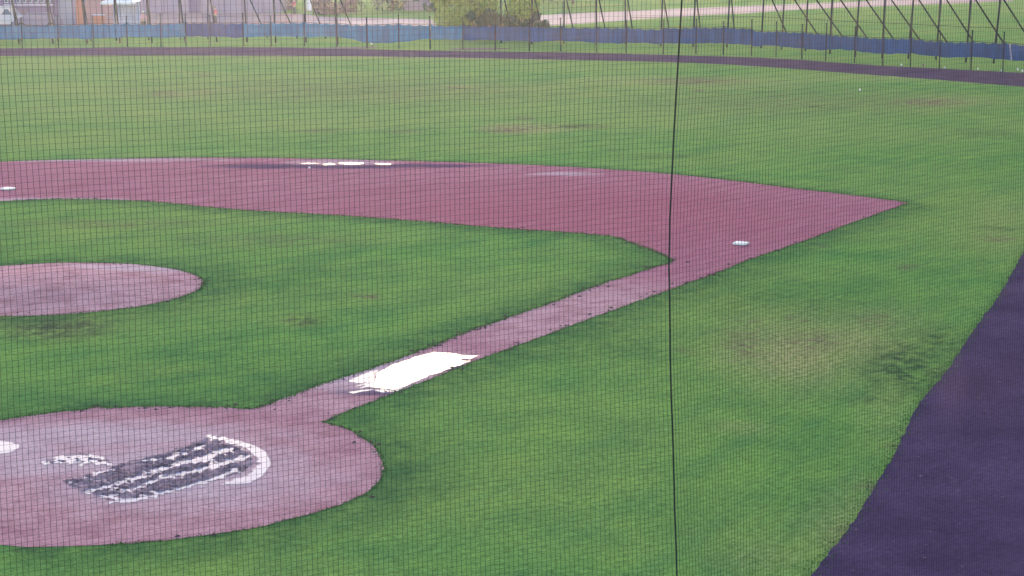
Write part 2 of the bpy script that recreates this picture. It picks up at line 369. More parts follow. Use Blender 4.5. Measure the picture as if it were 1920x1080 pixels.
# gravel road and pink path beyond the fence
top = GP([(-900, 30), (-100, 22), (380, 22), (450, 22), (560, 26), (600, 31), (640, 33), (760, 35), (830, 38), (960, 32), (1060, 26), (1150, 22), (1280, 16), (1400, 11), (1500, 7), (1620, 2), (1700, -4), (1900, -12)])
bot = GP([(1900, 2), (1700, 10), (1620, 13), (1500, 18), (1400, 25), (1280, 31), (1200, 36), (1100, 44), (1000, 50), (900, 53), (640, 54), (380, 58), (-100, 62), (-900, 62)])
sheet('gravel_road', [chain(top, 2, .3, 8) + chain(bot, 2, .3, 9)], .004, M_PATH)
sheet('drainage_ditch', [chain(GP([(1180, 33), (1290, 30.6), (1430, 31.6), (1500, 34.6), (1600, 40.5), (1700, 44.6), (1800, 49.6), (1960, 55)]), 2, .08, 11) + chain(GP([(1960, 56), (1800, 50.6), (1700, 45.5), (1600, 41.4), (1500, 35.4), (1430, 32.4), (1290, 31.4), (1180, 33.8)]), 2, .08, 12)], .008, plain('ditch_soil', (.03, .04, .03), 1, .3, 1.5, spec=0))
# bare strip under the far fence at left
sheet('fence_verge', [chain(GP([(560, 91), (640, 88), (700, 87), (712, 90), (690, 91.5), (620, 91.5)]), .5, .25, 10), chain(GP([(835, 93), (860, 90), (930, 89), (960, 91), (930, 94), (880, 94.5)]), .5, .25, 10)], .008, plain('verge_soil', (.17, .15, .13), .95, .3, 1.5, spec=0))

# ------------------------------------------------------------------ grass fringe at the cut edges
def tufts(name, edges, seed=0, mat=None):
    rnd = random.Random(seed); vs, fc = [], []
    for P, dens, hgt, band in edges:
        for i in range(len(P) - 1):
            a, b = P[i], P[i + 1]; L = (b - a).length; k = dens * L
            cnt = int(k) + (rnd.random() < k - int(k))
            for _ in range(cnt):
                p = a + (b - a) * rnd.random() + Vector((rnd.gauss(0, band), rnd.gauss(0, band), 0))
                t = rnd.random() * math.pi; w_ = rnd.uniform(.008, .02); h_ = hgt * rnd.uniform(.4, 1.25)
                d = Vector((math.cos(t), math.sin(t), 0)) * w_; q = Vector((rnd.gauss(0, .35), rnd.gauss(0, .35), 1)) * h_
                m = len(vs); vs += [p - d, p + d, p + q]; fc.append((m, m + 1, m + 2))
    o = link(name, mesh(name, vs, fc), mat); o['kind'] = 'stuff'
    return o
def blade_mat():
    a = N('grass_blades'); n = a.noise(3, 4, .7)
    return a.out(a.mix(a.ramp(n, [(.35, 0.), (.65, 1.)]), (.05, .12, .035), (.12, .17, .06)), 1.0, .0)
M_BLADE = blade_mat()
tag(tufts('edge_grass', [(e_out, 60, .045, .06), (e_low, 90, .022, .035), (e_in, 100, .035, .05), (rim + rim[:1], 100, .03, .05), (e_tn, 70, .022, .10), (mirror(e_in)[:60], 90, .05, .04)], 3, M_BLADE),
    'ragged grass fringe along the cut edges of the dirt and the warning track', 'grass')

# ------------------------------------------------------------------ puddles and ruts
def jag(P, step, jit, seed): return chain(P + [P[0]], step, jit, seed)[:-1]
def puddle(name, polys, label, z=.0085, step=.07, jit=.05, mat=None):
    o = sheet(name, [jag(GP(p), step, jit, 20 + i) for i, p in enumerate(polys)], z, mat or M_WATER, None)
    tag(o, label, 'puddle', None, 'structure'); return o
puddle('puddle', [[(706, 728), (700, 712), (716, 694), (750, 680), (792, 666), (812, 661), (848, 663), (870, 667), (897, 667), (882, 673), (868, 672), (858, 677), (880, 677), (862, 684), (835, 694), (812, 704), (790, 713), (762, 724), (735, 731), (722, 729)]], 'bright white puddle lying across the first base path', jit=.045)
puddle('puddle', [[(655, 716), (668, 709), (700, 696), (712, 694), (698, 712), (704, 728), (690, 726), (672, 729), (690, 722), (664, 724), (690, 716), (668, 719)], [(700, 733), (716, 731), (738, 733), (760, 727), (742, 735), (718, 737)], [(655, 735), (676, 731), (700, 730), (684, 734), (664, 738)]],
       'streaky lilac shallows at the near left end of the bright puddle', jit=.04, mat=M_TURBID_SHEEN)
puddle('puddle', [[(634, 307), (655, 304.6), (682, 306), (670, 308.6), (650, 309)], [(598, 308.4), (622, 306.6), (632, 308.6), (612, 309.6)], [(560, 307), (590, 305.9), (606, 306.4), (580, 307.4)], [(700, 307.5), (720, 306.5), (735, 308), (715, 309)]],
       'thin puddle at the outfield edge of the infield dirt', step=.25, jit=.18, mat=M_TURBID_SHEEN)
puddle('puddle', [[(-60, 832), (0, 826), (20, 830), (35, 840), (20, 848), (-10, 852), (-60, 850)]], 'pale puddle near home plate at the left edge', mat=M_TURBID_SHEEN)
z2 = lambda l: [(x / 3.375, y / 3.375 + 760) for x, y in l]
strips = [(z2([(1290, 200), (1400, 213), (1500, 243), (1600, 283), (1655, 320), (1675, 370), (1640, 425), (1570, 475), (1480, 495)]), [2, 4, 6, 8, 10, 11, 10, 7, 3]),
          (z2([(900, 358), (1060, 342), (1170, 308), (1290, 262)]), [1, 2.5, 3.2, 2.5]),
          (z2([(540, 558), (700, 512), (850, 470), (1000, 415), (1150, 368), (1300, 345), (1390, 300), (1470, 285)]), [3, 4, 4, 4.6, 4, 5, 5, 3]),
          (z2([(640, 588), (760, 562), (900, 510), (1030, 462), (1200, 428), (1380, 383), (1520, 343), (1590, 325)]), [2.5, 3.6, 3, 3.8, 4, 4.5, 5, 3]),
          (z2([(700, 612), (880, 597), (1000, 567), (1130, 535), (1280, 492), (1400, 455), (1500, 405)]), [3.4, 4, 3, 3, 3.4, 2.4, 2]),
          (z2([(440, 487), (560, 462), (660, 420), (740, 408)]), [1.2, 2.2, 2, 1]),
          (z2([(290, 372), (400, 352), (520, 358), (600, 350), (690, 380)]), [2, 4, 7, 5, 1.5]),
          (z2([(1400, 500), (1460, 492), (1540, 470)]), [2, 4, 6])]
def seg_dist(U, Vv, pl, wd):
    best = np.full(U.shape, 1e9)
    for i in range(len(pl) - 1):
        (x0, y0), (x1, y1) = pl[i], pl[i + 1]; dx, dy = x1 - x0, y1 - y0
        t = np.clip(((U - x0) * dx + (Vv - y0) * dy) / (dx * dx + dy * dy), 0, 1)
        d = np.hypot(U - x0 - t * dx, (Vv - y0 - t * dy)) - (wd[i] + (wd[i + 1] - wd[i]) * t); best = np.minimum(best, d)
    return best
st = .025
ax = np.arange(-3.2, 4.2, st); ay = np.arange(-2.6, 3.4, st)
X, Y = np.meshgrid(ax, ay, indexing='ij'); P = np.stack([X.ravel(), Y.ravel(), 0 * X.ravel()], 1)
U, Vv = project(P); U = U.reshape(X.shape); Vv = Vv.reshape(X.shape)
def nfield(scale, seed, oct=3):
    out = np.zeros(X.shape)
    for i in range(X.shape[0]):
        for j in range(X.shape[1]):
            if near[i, j]: out[i, j] = noise.fractal(Vector((X[i, j] * scale, Y[i, j] * scale, seed)), 1.0, 2.0, oct)
    return out
regionpl = z2([(400, 480), (620, 430), (800, 365), (1000, 320), (1180, 255), (1300, 215), (1450, 250), (1570, 300), (1610, 370), (1500, 430), (1300, 490), (1080, 545), (880, 590), (700, 590), (540, 560)])
def inpoly(U, Vv, pl):
    r = np.zeros(U.shape, bool); n = len(pl)
    for i in range(n):
        x0, y0 = pl[i]; x1, y1 = pl[(i + 1) % n]
        if y0 == y1: continue
        c = ((y0 > Vv) != (y1 > Vv)) & (U < (x1 - x0) * (Vv - y0) / (y1 - y0) + x0); r ^= c
    return r
dr = np.minimum.reduce([seg_dist(U, Vv, regionpl + regionpl[:1], [0] * (len(regionpl) + 1))]); ins = inpoly(U, Vv, regionpl)
sdr = np.where(ins, -dr, dr)                      # signed distance to the churned area
spk = seg_dist(U, Vv, z2([(270, 360), (420, 340), (560, 335), (700, 375)]), [2, 6, 8, 3])
near = (sdr < 12) | (spk < 10)
n1 = nfield(3.2, 1); n2 = nfield(9, 5); n3 = nfield(1.4, 9, 2)
sw = np.minimum.reduce([seg_dist(U, Vv, p, w_) for p, w_ in strips])
hgt = .035 + .05 * n1 + .035 * n2
core = np.clip(-(sdr + 5 * n1) / 4, -1, 1)
spkm = np.clip(-(spk - 1 + 8 * n2) / 3, -1, 1)
hh = np.where(core > -.9, hgt * np.clip(core + .3, 0, 1), -.05)
hh = np.maximum(hh, np.where((spkm > -.5) & (n2 + .5 * n1 > .12), .05 * n2 + .02, -.05))
cut = np.clip(1 - (sw + 2.5 * n2 + 1.5 * n1) / 2.5, 0, 1)
ridge = np.exp(-((sw - 3.2) / 2.2) ** 2) * np.clip(core + .6, 0, 1)
hh = hh + .035 * ridge * (1 + 2 * n2) - .12 * np.clip(1 - (sw + 3.5 * n1 + 8 * n2 - .8) / 2.0, 0, 1) * (spk > 2)
Z = np.where(hh > 0, hh * .42 + .003, hh)
keep = Z > .001
ii = np.arange(X.size).reshape(X.shape)
kf = keep[:-1, :-1] | keep[1:, :-1] | keep[1:, 1:] | keep[:-1, 1:]
fc = np.stack([ii[:-1, :-1][kf], ii[1:, :-1][kf], ii[1:, 1:][kf], ii[:-1, 1:][kf]], -1)
used = np.unique(fc); remap = -np.ones(X.size, int); remap[used] = np.arange(len(used))
vs = np.stack([X.ravel()[used], Y.ravel()[used], np.maximum(Z.ravel()[used], -.02)], 1)
me = mesh('churned_mud', vs.tolist(), remap[fc].tolist())
for p in me.polygons: p.use_smooth = True
o = link('churned_mud', me, M_MUD); tag(o, 'dark churned mud ridges between the water filled ruts by home plate', 'mud', None, 'structure')
# water standing in the ruts: cells of the same ground grid that lie inside a rut
wm = (sw + 3.5 * n1 + 8.0 * n2 < .3) | ((spk + 6 * n1 < 0))
wf = wm[:-1, :-1] & wm[1:, 1:]
fc = np.stack([ii[:-1, :-1][wf], ii[1:, :-1][wf], ii[1:, 1:][wf], ii[:-1, 1:][wf]], -1)
used = np.unique(fc); remap[:] = -1; remap[used] = np.arange(len(used))
vs = np.stack([X.ravel()[used], Y.ravel()[used], np.full(len(used), .0105)], 1)
o = link('rut_water', mesh('rut_water', vs.tolist(), remap[fc].tolist()), M_TURBID_SHEEN); tag(o, 'water standing in the curved wheel ruts beside home plate', 'puddle', None, 'structure')

# ------------------------------------------------------------------ bases
def base_bag(loc, rz, label):
    t = empty('base_bag', loc, rz); tag(t, label, 'base')
    m = MB(); m.box(-.19, .19, -.19, .19, .012, .07); b = m.build('pad', M_WHITE, t, bevel=.018)
    m = MB(); m.box(-.165, .165, -.165, .165, 0, .014); m.build('rubber_skirt', M_TWINE, t)
    m = MB()
    for s_ in (-1, 1): m.box(s_ * .1 - .012, s_ * .1 + .012, -.1935, .1935, .03, .073)
    m.build('strap', plain('grey_webbing', (.5, .5, .52), .7), t)
    return t
p = G(1389, 459); base_bag((p.x, p.y, .003), R(3), 'white square first base bag on the reddish dirt near the foul line')
p = G(15, 356); base_bag((p.x, p.y, .003), R(0), 'white second base bag on the dirt at the far left edge')
def ball(u, v, r, label, cat='ball', mat=None, name='ball', group=None):
    bm = bmesh.new(); bmesh.ops.create_icosphere(bm, subdivisions=3, radius=r)
    for vv in bm.verts: vv.co *= 1 + .12 * noise.noise(vv.co * 9 / r * .2)
    me = bpy.data.meshes.new(name); bm.to_mesh(me); bm.free()
    for q in me.polygons: q.use_smooth = True
    o = link(name, me, mat or M_WHITE); c = G(u, v); o.location = (c.x, c.y, r * .95); o.scale = (.62,) * 3; tag(o, label, cat, group); return o
ball(580, 317, .06, 'small white ball lying on the infield dirt in front of the thin puddle')
ball(1612, 171, .09, 'small white ball lying on the outfield grass')
for u, v, r, lab in ((1690, 124, .10, 'round white stone at the track edge, leftmost of the row'), (1771, 129, .09, 'white stone at the track edge between two fence posts, second from left'),
                     (1834, 131, .08, 'small white stone just right of a fence post foot at the track edge'), (1878, 135, .10, 'white stone at the foot of the last fence post'),
                     (1908, 134, .13, 'larger white stone at the far right by the frame edge'), (1917, 136, .12, 'white stone touching the frame edge at far right'),
                     (717, 77, .12, 'white lump on the verge under the sagging screen'), (697, 85, .16, 'pale stone on the verge beside the track')):
    ball(u, v, r, lab, 'stone', name='stone', group='white stones along the fence foot')
ball(1731, 125, .13, 'dark clod at the grass edge of the track', 'clod', M_MUD, 'clod')

# ------------------------------------------------------------------ outfield fence with windscreen
FP = [(-84, 93), (-22, 92), (42, 91), (110, 91), (176, 90), (239, 88), (302, 88), (349, 87), (395, 87), (457, 87), (509, 87), (571, 87), (632, 88), (688, 91), (748, 91), (807, 92), (868, 93), (929, 95), (993, 96), (1051, 96), (1119, 99),
      (1174, 100), (1244, 102), (1305, 102), (1356, 103), (1409, 105), (1455, 107), (1503, 111), (1548, 115), (1602, 118), (1655, 124), (1707, 125), (1761, 130), (1820, 132), (1880, 136), (1942, 140), (2010, 145)]
fence = empty('outfield_fence', G(960, 97)); base = fence.location.copy()
tag(fence, 'long dark post fence with a sagging blue windscreen around the outfield', 'fence')
M_SCREEN = []
for nm, c in (('blue_windscreen', (.012, .075, .23)), ('hazed_blue_windscreen', (.02, .16, .33)), ('navy_windscreen', (.02, .06, .22))):  # second tone has the left side's haze mixed into its blue
    a = N(nm); f = a.noise(2.5, 4, .6, stretch=(1, 1, .15)); 
    a.t.nodes['Principled BSDF']
    M_SCREEN.append(a.out(a.mix(a.ramp(f, [(.3, 0.), (.7, 1.)]), tuple(x * .72 for x in c), tuple(x * 1.25 for x in c)), .9, 0.0))
fpw = [G(*p) for p in FP]
for i, p in enumerate(fpw):
    m = MB(); h_ = 2.42 + .1 * math.sin(i * 2.3); thick = .05 if FP[i][0] in (632, 807) else .042
    lean = .03 * math.sin(i * 5.1)
    m.tube([p - base, p - base + Vector((lean, lean, h_))], thick, 8)
    m.tube([p - base + Vector((lean, lean, h_)), p - base + Vector((lean, lean, h_ + .05))], thick * 1.35, 8)
    m.build('post', M_POST, fence)
outward = lambda a, b: Vector(((b - a).y, -(b - a).x, 0)).normalized()
def screen(i0, i1, mat, tfun):
    vs, fc = [], []; cols = []
    for i in range(i0, i1):
        a, b = fpw[i], fpw[i + 1]; L = (b - a).length; n = 14
        nrm = outward(a, b)
        if nrm.dot(Vector((CX, CY, 0)) - a) > 0: nrm = -nrm
        for k in range(n + (i == i1 - 1)):
            f = k / n; p = a + (b - a) * f + nrm * .06
            sagt = -.10 * math.sin(math.pi * ((f * 3) % 1)) ** .6 - .05 * math.sin(math.pi * f)
            sagb = -.03 * abs(math.sin(math.pi * f * 2)) + .06 * noise.noise(Vector((i * 1.7, f * 2, 0)))
            zt, zb = tfun(i + f); bl = .07 * noise.noise(Vector((p.x * .8, p.y * .8, 5)))
            cols.append((p, zt + sagt, zb + sagb, nrm, bl))
    m = 7
    for p, zt, zb, nrm, bl in cols:
        for j in range(m):
            f = j / (m - 1); z = zb + (zt - zb) * f
            q = p - base + nrm * (bl * math.sin(math.pi * f) + .03 * noise.noise(Vector((p.x * 3, p.y * 3, z * 2)))); vs.append((q.x, q.y, z))
    for i in range(len(cols) - 1):
        for j in range(m - 1): fc.append((i * m + j, (i + 1) * m + j, (i + 1) * m + j + 1, i * m + j + 1))
    me = mesh('windscreen', vs, fc)
    for p_ in me.polygons: p_.use_smooth = True
    return link('windscreen', me, mat, fence)
def heights(x):                                   # top and bottom edge above ground
    zt = 1.86; zb = .76
    if 12 <= x <= 15: zb -= .3 * math.sin(math.pi * (x - 12) / 3)
    if 22 < x < 25: zt += .12; zb += .05
    if x > 28: zt -= .02; zb += .06
    return zt + .03 * math.sin(x * 1.9), zb + .03 * math.sin(x * 2.7)
s_ = screen(0, 7, M_SCREEN[1], heights); s_['label'] = 'blue windscreen stretch with haze painted into its colour'
s_ = screen(7, 9, M_SCREEN[2], heights); s_['label'] = 'darker navy stretch of windscreen'
screen(9, 16, M_SCREEN[1], heights)
screen(16, 36, M_SCREEN[0], heights)
m = MB()
for i in range(len(fpw) - 1):
    a, b = fpw[i] - base, fpw[i + 1] - base
    m.tube([a + (b - a) * (k / 6) + Vector((0, 0, heights(i + k / 6)[0] - .06 * math.sin(math.pi * k / 6) + .0)) for k in range(7)], .02, 5, caps=False)
m.build('top_wire', M_TWINE, fence)
a = G(1898, 138.5) - base; m = MB(); m.box(-.16, -.13, -.04, .04, .85, 1.85)
o = m.build('loose_flap', plain('grey_flap', (.30, .32, .40), .9, .2, spec=0), fence); o.location = a; o.rotation_euler = (R(-8), 0, YAW)

# ------------------------------------------------------------------ tall braced poles behind the fence
PO = [(-30, 82, 0, 0), (36, 82, 27, 40), (100, 82, 92, 108), (164, 82, 158, 170), (225, 81, 220, 219), (285, 80, 280, 279), (347, 79, 341, 338), (407, 79, 398, 390), (463, 79, 461, (471, 489, 42)), (517, 80, 515, (527, 545, 43)), (574, 80, 573, (583, 600, 43)), (633, 84, 631, (640, 658, 46)),
      (940, 81, 940, (946, 957, 46)), (997, 83, 998, (1003, 1014, 46)), (1057, 83, 1058, (1062, 1073, 47)), (1118, 84, 1118, (1123, 1133, 48)), (1173, 83, 1172, (1177, 1185, 50)), (1239, 87, 1241, (1244, 1253, 52)),
      (1300, 88, 1302, (1305, 1312, 50)), (1363, 89, 1366, (1370, 1376, 53)), (1427, 90, 1430, (1445, 1473, 59)), (1465, 93, 1468, (1487, 1529, 60)), (1510, 96, 1512, (1528, 1575, 63)), (1556, 101, 1558, (1573, 1620, 64)),
      (1603, 107, 1607, (1620, 1669, 66)), (1654, 109, 1656, (1668, 1724, 75)), (1703, 110, 1708, (1718, 1770, 73)), (1755, 112, 1759, (1770, 1824, 78)), (1811, 117, 1815, (1824, 1880, 80)), (1863, 119, 1869, (1876, 1932, 80)), (1922, 123, 1926, (1936, 1996, 84))]
def line_at(uv0, uv1, v): return uv0[0] + (uv1[0] - uv0[0]) * (v - uv0[1]) / (uv1[1] - uv0[1])
def ordinal(n): return {1: 'first', 2: 'second', 3: 'third', 4: 'fourth', 5: 'fifth', 6: 'sixth', 7: 'seventh', 8: 'eighth', 9: 'ninth', 10: 'tenth', 11: 'eleventh'}.get(n, 'twelfth')
nth = 0
for i, (u, v, ut, br) in enumerate(PO):
    p = G(u, v); k = 1 / pxm(u, v)
    t = empty('braced_pole', p)
    lean = RT * ((ut - u) / k) * 1.35 if ut else Vector((0, 0, 0))
    if i < 8: lab = ['slim hazy pole outside the left end of the fence', 'slim hazy pole behind the pale windscreen at the far left', 'slim hazy pole in front of the mauve hall', 'slim pole in front of the orange wall', 'dark pole in front of the white gazebo', 'dark pole beside the person in pink', 'faint pole in front of the dark storage shed', 'dark pole in front of the seated red figure'][i]
    elif i < 12: lab = ['dark pole with slanted brace just right of the red figure', 'dark braced pole in front of the pale road, next to the red post group', 'dark braced pole in front of the white notice board', 'thick dark braced pole left of the open lawn gap'][i - 8]
    elif i < 20: lab = '%s braced pole from the yellow green willow toward the right, brace close beside it' % ordinal(i - 11)
    else: lab = '%s pole with a wide slanting brace, counted from the right end of the fence' % ordinal(len(PO) - i)
    tag(t, lab, 'pole', 'tall braced poles behind the outfield fence')
    m = MB(); hh_ = 5.6
    m.tube([(0, 0, 0), Vector((lean.x, lean.y, 0)) * (hh_ / 4.2) + Vector((0, 0, hh_))], .068 if i not in (11,) else .09, 8)
    m.build('pole', M_STEEL, t, smooth=True)
    m = MB()
    attach = 4.75; top_ = Vector((lean.x, lean.y, 0)) * (attach / 4.2) + Vector((0, 0, attach))
    if isinstance(br, tuple):
        vf = v - (8 if i < 20 else 12 + (i - 20) * .4); uf = line_at((br[0], 0), (br[1], br[2]), vf)
        foot = G(uf, vf) - p
        attach = (v - 0) / k + (abs(br[0] - ut) / max(.15, abs((br[1] - br[0]) / br[2]))) / k
        attach = min(attach, 5.4); top_ = Vector((lean.x, lean.y, 0)) * (attach / 4.2) + Vector((0, 0, attach))
    else: foot = (G((br or u - 10), v - 5) - p) * 1.0
    m.tube([foot, top_], .055, 8); m.build('brace', M_STEEL, t, smooth=True)

# ------------------------------------------------------------------ foliage
def leaf_mat(name, a_, b_):
    a = N(name); n = a.noise(1.3, 4, .7); r = a.attr('tone')
    c = a.mix(a.ramp(n, [(.35, 0.), (.65, 1.)]), a_, b_); c = a.mix(1.0, c, a.ramp(r, [(0, .65), (1, 1.35)]), 'MULTIPLY')
    return a.out(c, .7, .2)
def foliage(name, clumps, nleaf, size, mat, parent, droop=0.0, seed=0, cull=True):
    rnd = random.Random(seed); vs, fc, tone = [], [], []
    tot = sum(c[3] ** 2 for c in clumps)
    for cx, cy, cz, r, sq in clumps:
        for _ in range(int(nleaf * r * r / tot)):
            d = Vector((rnd.gauss(0, 1), rnd.gauss(0, 1), rnd.gauss(0, 1))).normalized() * r * rnd.uniform(.35, 1.08) ** .6
            p = Vector((cx + d.x, cy + d.y, cz + d.z * sq))
            if p.z < .1: continue
            if cull and noise.noise(p * 1.1 + Vector((seed, 0, 0))) < -.22: continue
            a = Vector((rnd.gauss(0, 1), rnd.gauss(0, 1), rnd.gauss(0, .6))).normalized(); b = a.cross(Vector((rnd.gauss(0, 1), rnd.gauss(0, 1), rnd.gauss(0, 1)))).normalized()
            if droop: b = (b * (1 - droop) + Vector((0, 0, -1)) * droop).normalized()
            s = size * rnd.uniform(.5, 1.3); l = s * (1 + 1.6 * droop); m = len(vs)
            vs += [p - a * s * .4, p - b * l * .2, p + a * s * .4, p + b * l]; fc.append((m, m + 1, m + 2, m + 3)); tone += [rnd.random()] * 4
    me = mesh(name, vs, fc); at = me.attributes.new('tone', 'FLOAT', 'POINT'); at.data.foreach_set('value', tone)
    return link(name, me, mat, parent)
def tree(u, v, hgt, rad, label, mat, bark, seed=0, nleaf=5000, size=.22, droop=0, low=.0, cat='tree', name='tree', trunk_r=.14):
    rnd = random.Random(seed); t = empty(name, G(u, v)); tag(t, label, cat)
    m = MB(); m.tube([(0, 0, 0), (.05, 0, hgt * .35), (rnd.uniform(-.2, .2), 0, hgt * .75)], trunk_r, 8, trunk_r * .3)
    cl = []
    for i in range(15):
        an = rnd.uniform(0, 6.28); f = rnd.random() ** .5; z = hgt * (low + (1 - low) * rnd.uniform(.18, .92)); env = math.sin(math.pi * min(1, max(.12, (z / hgt - low * .6)))) ** .6
        x, y = math.cos(an) * rad * f * env * .75, math.sin(an) * rad * f * env * .75
        cl.append((x, y, z, rad * rnd.uniform(.24, .42), rnd.uniform(.7, 1.1)))
        m.tube([(0, 0, z * .35), (x * .5, y * .5, z * .7), (x, y, z)], trunk_r * .35, 5, .015)
    m.build('trunk', bark, t)
    foliage('crown', cl, nleaf, size, mat, t, droop, seed)
    return t
M_BARK = plain('bark', (.10, .08, .08), .9, .3, 6)
M_WIL = leaf_mat('willow_leaves', (.24, .31, .05), (.38, .44, .09)); M_DK = leaf_mat('dark_leaves', (.012, .065, .045), (.03, .105, .07)); M_MD = leaf_mat('green_leaves', (.07, .12, .05), (.13, .18, .07))
M_PURP = leaf_mat('purple_leaves', (.07, .05, .09), (.14, .10, .16))
# the yellow-green willow: several stems
t = empty('willow_bush', G(905, 72)); tag(t, 'broad yellow green willow bush growing right behind the blue windscreen', 'bush')
m = MB(); cl = []; rnd = random.Random(4)
for i in range(32):
    x = rnd.uniform(-3.6, 4.5); y = rnd.uniform(-1.8, 1.8); z = rnd.uniform(.9, 4.6); z *= 1 - .03 * x * x * .5
    q = RT * x + FW.cross(RT).cross(RT) * 0
    px_, py_ = RT.x * x - RT.y * y, RT.y * x + RT.x * y
    cl.append((px_, py_, z, rnd.uniform(.7, 1.15), 1.0)); m.tube([(px_ * .1, py_ * .1, 0), (px_ * .5, py_ * .5, z * .6), (px_, py_, z)], .05, 5, .015)
m.build('stems', M_BARK, t); foliage('crown', cl, 24000, .17, M_WIL, t, .45, 4)
t = empty('low_shrub', G(935, 74)); tag(t, 'low dark green shrub at the foot of the willow behind the windscreen', 'bush')
m = MB(); cl = []
for i in range(22):
    x = -2.2 + 6.0 * i / 21 + rnd.uniform(-.2, .2); z = rnd.uniform(.3, 2.2); cl.append((RT.x * x + rnd.uniform(-.5, .2), RT.y * x, z, rnd.uniform(.4, .65), .9)); m.tube([(RT.x * x * .4, RT.y * x * .4, 0), (RT.x * x, RT.y * x, z)], .03, 5, .01)
m.build('stems', M_BARK, t); foliage('crown', cl, 11000, .13, M_DK, t, .2, 6, False)
tree(735, 21, 4.2, 3.4, 'dark rounded tree beyond the lawn left of the willow', M_DK, M_BARK, 11, 7000, low=-.15)
tree(818, 22, 4.5, 1.8, 'narrow dark tree just behind the left side of the willow', M_DK, M_BARK, 12, 3500, low=-.15)
tree(665, 24, 4.2, 2.2, 'pale green tree beyond the lawn, right of the purple shrubs', M_MD, M_BARK, 13, 4500, low=-.2)
tree(612, 28, 3.2, 2.0, 'purple leaved shrub beside the gravel road, in front of the pale green tree', M_PURP, M_BARK, 14, 5000, low=-.25, cat='shrub', name='shrub', trunk_r=.08)
tree(645, 25, 3.0, 1.5, 'small purple shrub between the big purple shrub and the pale green tree', M_PURP, M_BARK, 21, 3500, low=-.25, cat='shrub', name='shrub', trunk_r=.08)
tree(590, 22, 4.2, 1.9, 'purple grey tree just right of the person in red on the road', M_PURP, M_BARK, 20, 4000, low=-.2)
tree(528, 20, 4.5, 2.2, 'purple grey tree behind the person in red by the road', M_PURP, M_BARK, 15, 5000, low=-.2)
tree(775, 17, 4, 2.2, 'purple grey tree in front of the distant house', M_PURP, M_BARK, 22, 4500, low=-.2)
tree(1075, 8, 5, 6, 'wide green tree on the far slope right of the willow', M_MD, M_BARK, 16, 3500)
tree(1010, 12, 5, 3.5, 'dull green tree behind the right side of the willow', M_MD, M_BARK, 18, 3000)

# ------------------------------------------------------------------ buildings beyond the fence (facades face the camera)
def frame_at(u, v): 
    p = G(u, v); return p, math.atan2(RT.y, RT.x)     # local x runs to the right, local y away from the field
def P_(m, name, mat, par, **k): return m.build(name, mat, par, **k)
wallc = lambda n, c: plain(n, c, .85, .12, .7)
M_MAUVE, M_MAUVE2, M_ORANGE, M_PINK, M_GREY, M_TRIM = wallc('mauve_render', (.16, .11, .24)), wallc('pale_mauve_render', (.30, .24, .36)), wallc('orange_brick', (.52, .16, .11)), wallc('dusty_pink_render', (.42, .20, .22)), wallc('grey_shutter', (.30, .29, .40)), wallc('pale_trim', (.50, .48, .60))
a = N('window_glass'); M_GLASS = a.out((.10, .12, .2), .12, .8)
S190 = pxm(100, 52)
def mpx(u, v): return pxm(u, v)
# mauve hall
p, rz = frame_at(55, 50); k = pxm(55, 50); t = empty('mauve_hall', p, rz); tag(t, 'long mauve hall with a row of small high windows at the far left', 'building')
m = MB(); m.box(-46 * k - 6, 46 * k, 0, 12, 0, 7); P_(m, 'wall', M_MAUVE, t)
m = MB(); m.box(-46 * k - 6.3, 46 * k + .3, -.3, 12.3, 7, 7.3); P_(m, 'roof', M_GREY, t)
for i in range(8):
    x = (-40 + i * 11) * k; m = MB(); m.box(x - .18, x + .18, -.06, .01, 2.25, 3.1); w_ = P_(m, 'window', M_TRIM, t)
    m = MB(); m.box(x - .13, x + .13, -.075, -.061, 2.3, 3.05); P_(m, 'pane', M_GLASS, w_)
m = MB(); m.box(-20 * k, 2 * k, -.05, .01, 0, 1.9); P_(m, 'wide_door', wallc('plum_door', (.16, .10, .20)), t)
m = MB(); m.box(-46 * k, 46 * k, -.08, .01, 2.0, 2.1); P_(m, 'ledge', M_TRIM, t)
# grey pillar + shutter building
p, rz = frame_at(124, 49); k = pxm(124, 49); t = empty('garage', p, rz); tag(t, 'grey garage with a slatted roller shutter and pale corner pillars', 'building')
m = MB(); m.box(-21 * k, 19 * k, .0, 9, 0, 5.5); P_(m, 'wall', M_MAUVE, t)
m = MB(); m.box(-21.5 * k, 19.5 * k, -.2, 9.2, 5.5, 5.8); P_(m, 'roof', M_GREY, t)
for x in (-19, 17): m = MB(); m.box((x - 2) * k, (x + 2) * k, -.12, .01, 0, 5.4); P_(m, 'pillar', M_MAUVE2, t)
m = MB(); m.box(-12 * k, 12 * k, -.05, .01, 0, 2.6)
for j in range(9): m.box(-12 * k, 12 * k, -.09, -.05, .12 + j * .28, .24 + j * .28)
P_(m, 'roller_shutter', M_GREY, t)
# orange building
p, rz = frame_at(171, 49); k = pxm(171, 49); t = empty('orange_shed', p, rz); tag(t, 'orange and dusty pink walled building with a brighter orange lower panel', 'building')
m = MB(); m.box(-26 * k, 26 * k, 0, 8, 0, 5); P_(m, 'wall', M_PINK, t)
m = MB(); m.box(-26 * k, -13 * k, -.06, .01, 0, 4.9); P_(m, 'orange_panel', M_ORANGE, t)
m = MB(); m.box(5 * k, 25 * k, -.08, .01, .25, 1.0); P_(m, 'orange_panel', M_ORANGE, t)
m = MB(); m.box(3 * k, 26 * k, -.10, .01, 1.02, 1.14); P_(m, 'ledge', M_TRIM, t)
m = MB(); m.box(-26.5 * k, 26.5 * k, -.3, 8.3, 5, 5.25); P_(m, 'roof', M_GREY, t)
m = MB(); m.box(-12.5 * k, -9 * k, -.14, .01, 0, 4.9); P_(m, 'downpipe', M_MAUVE, t)
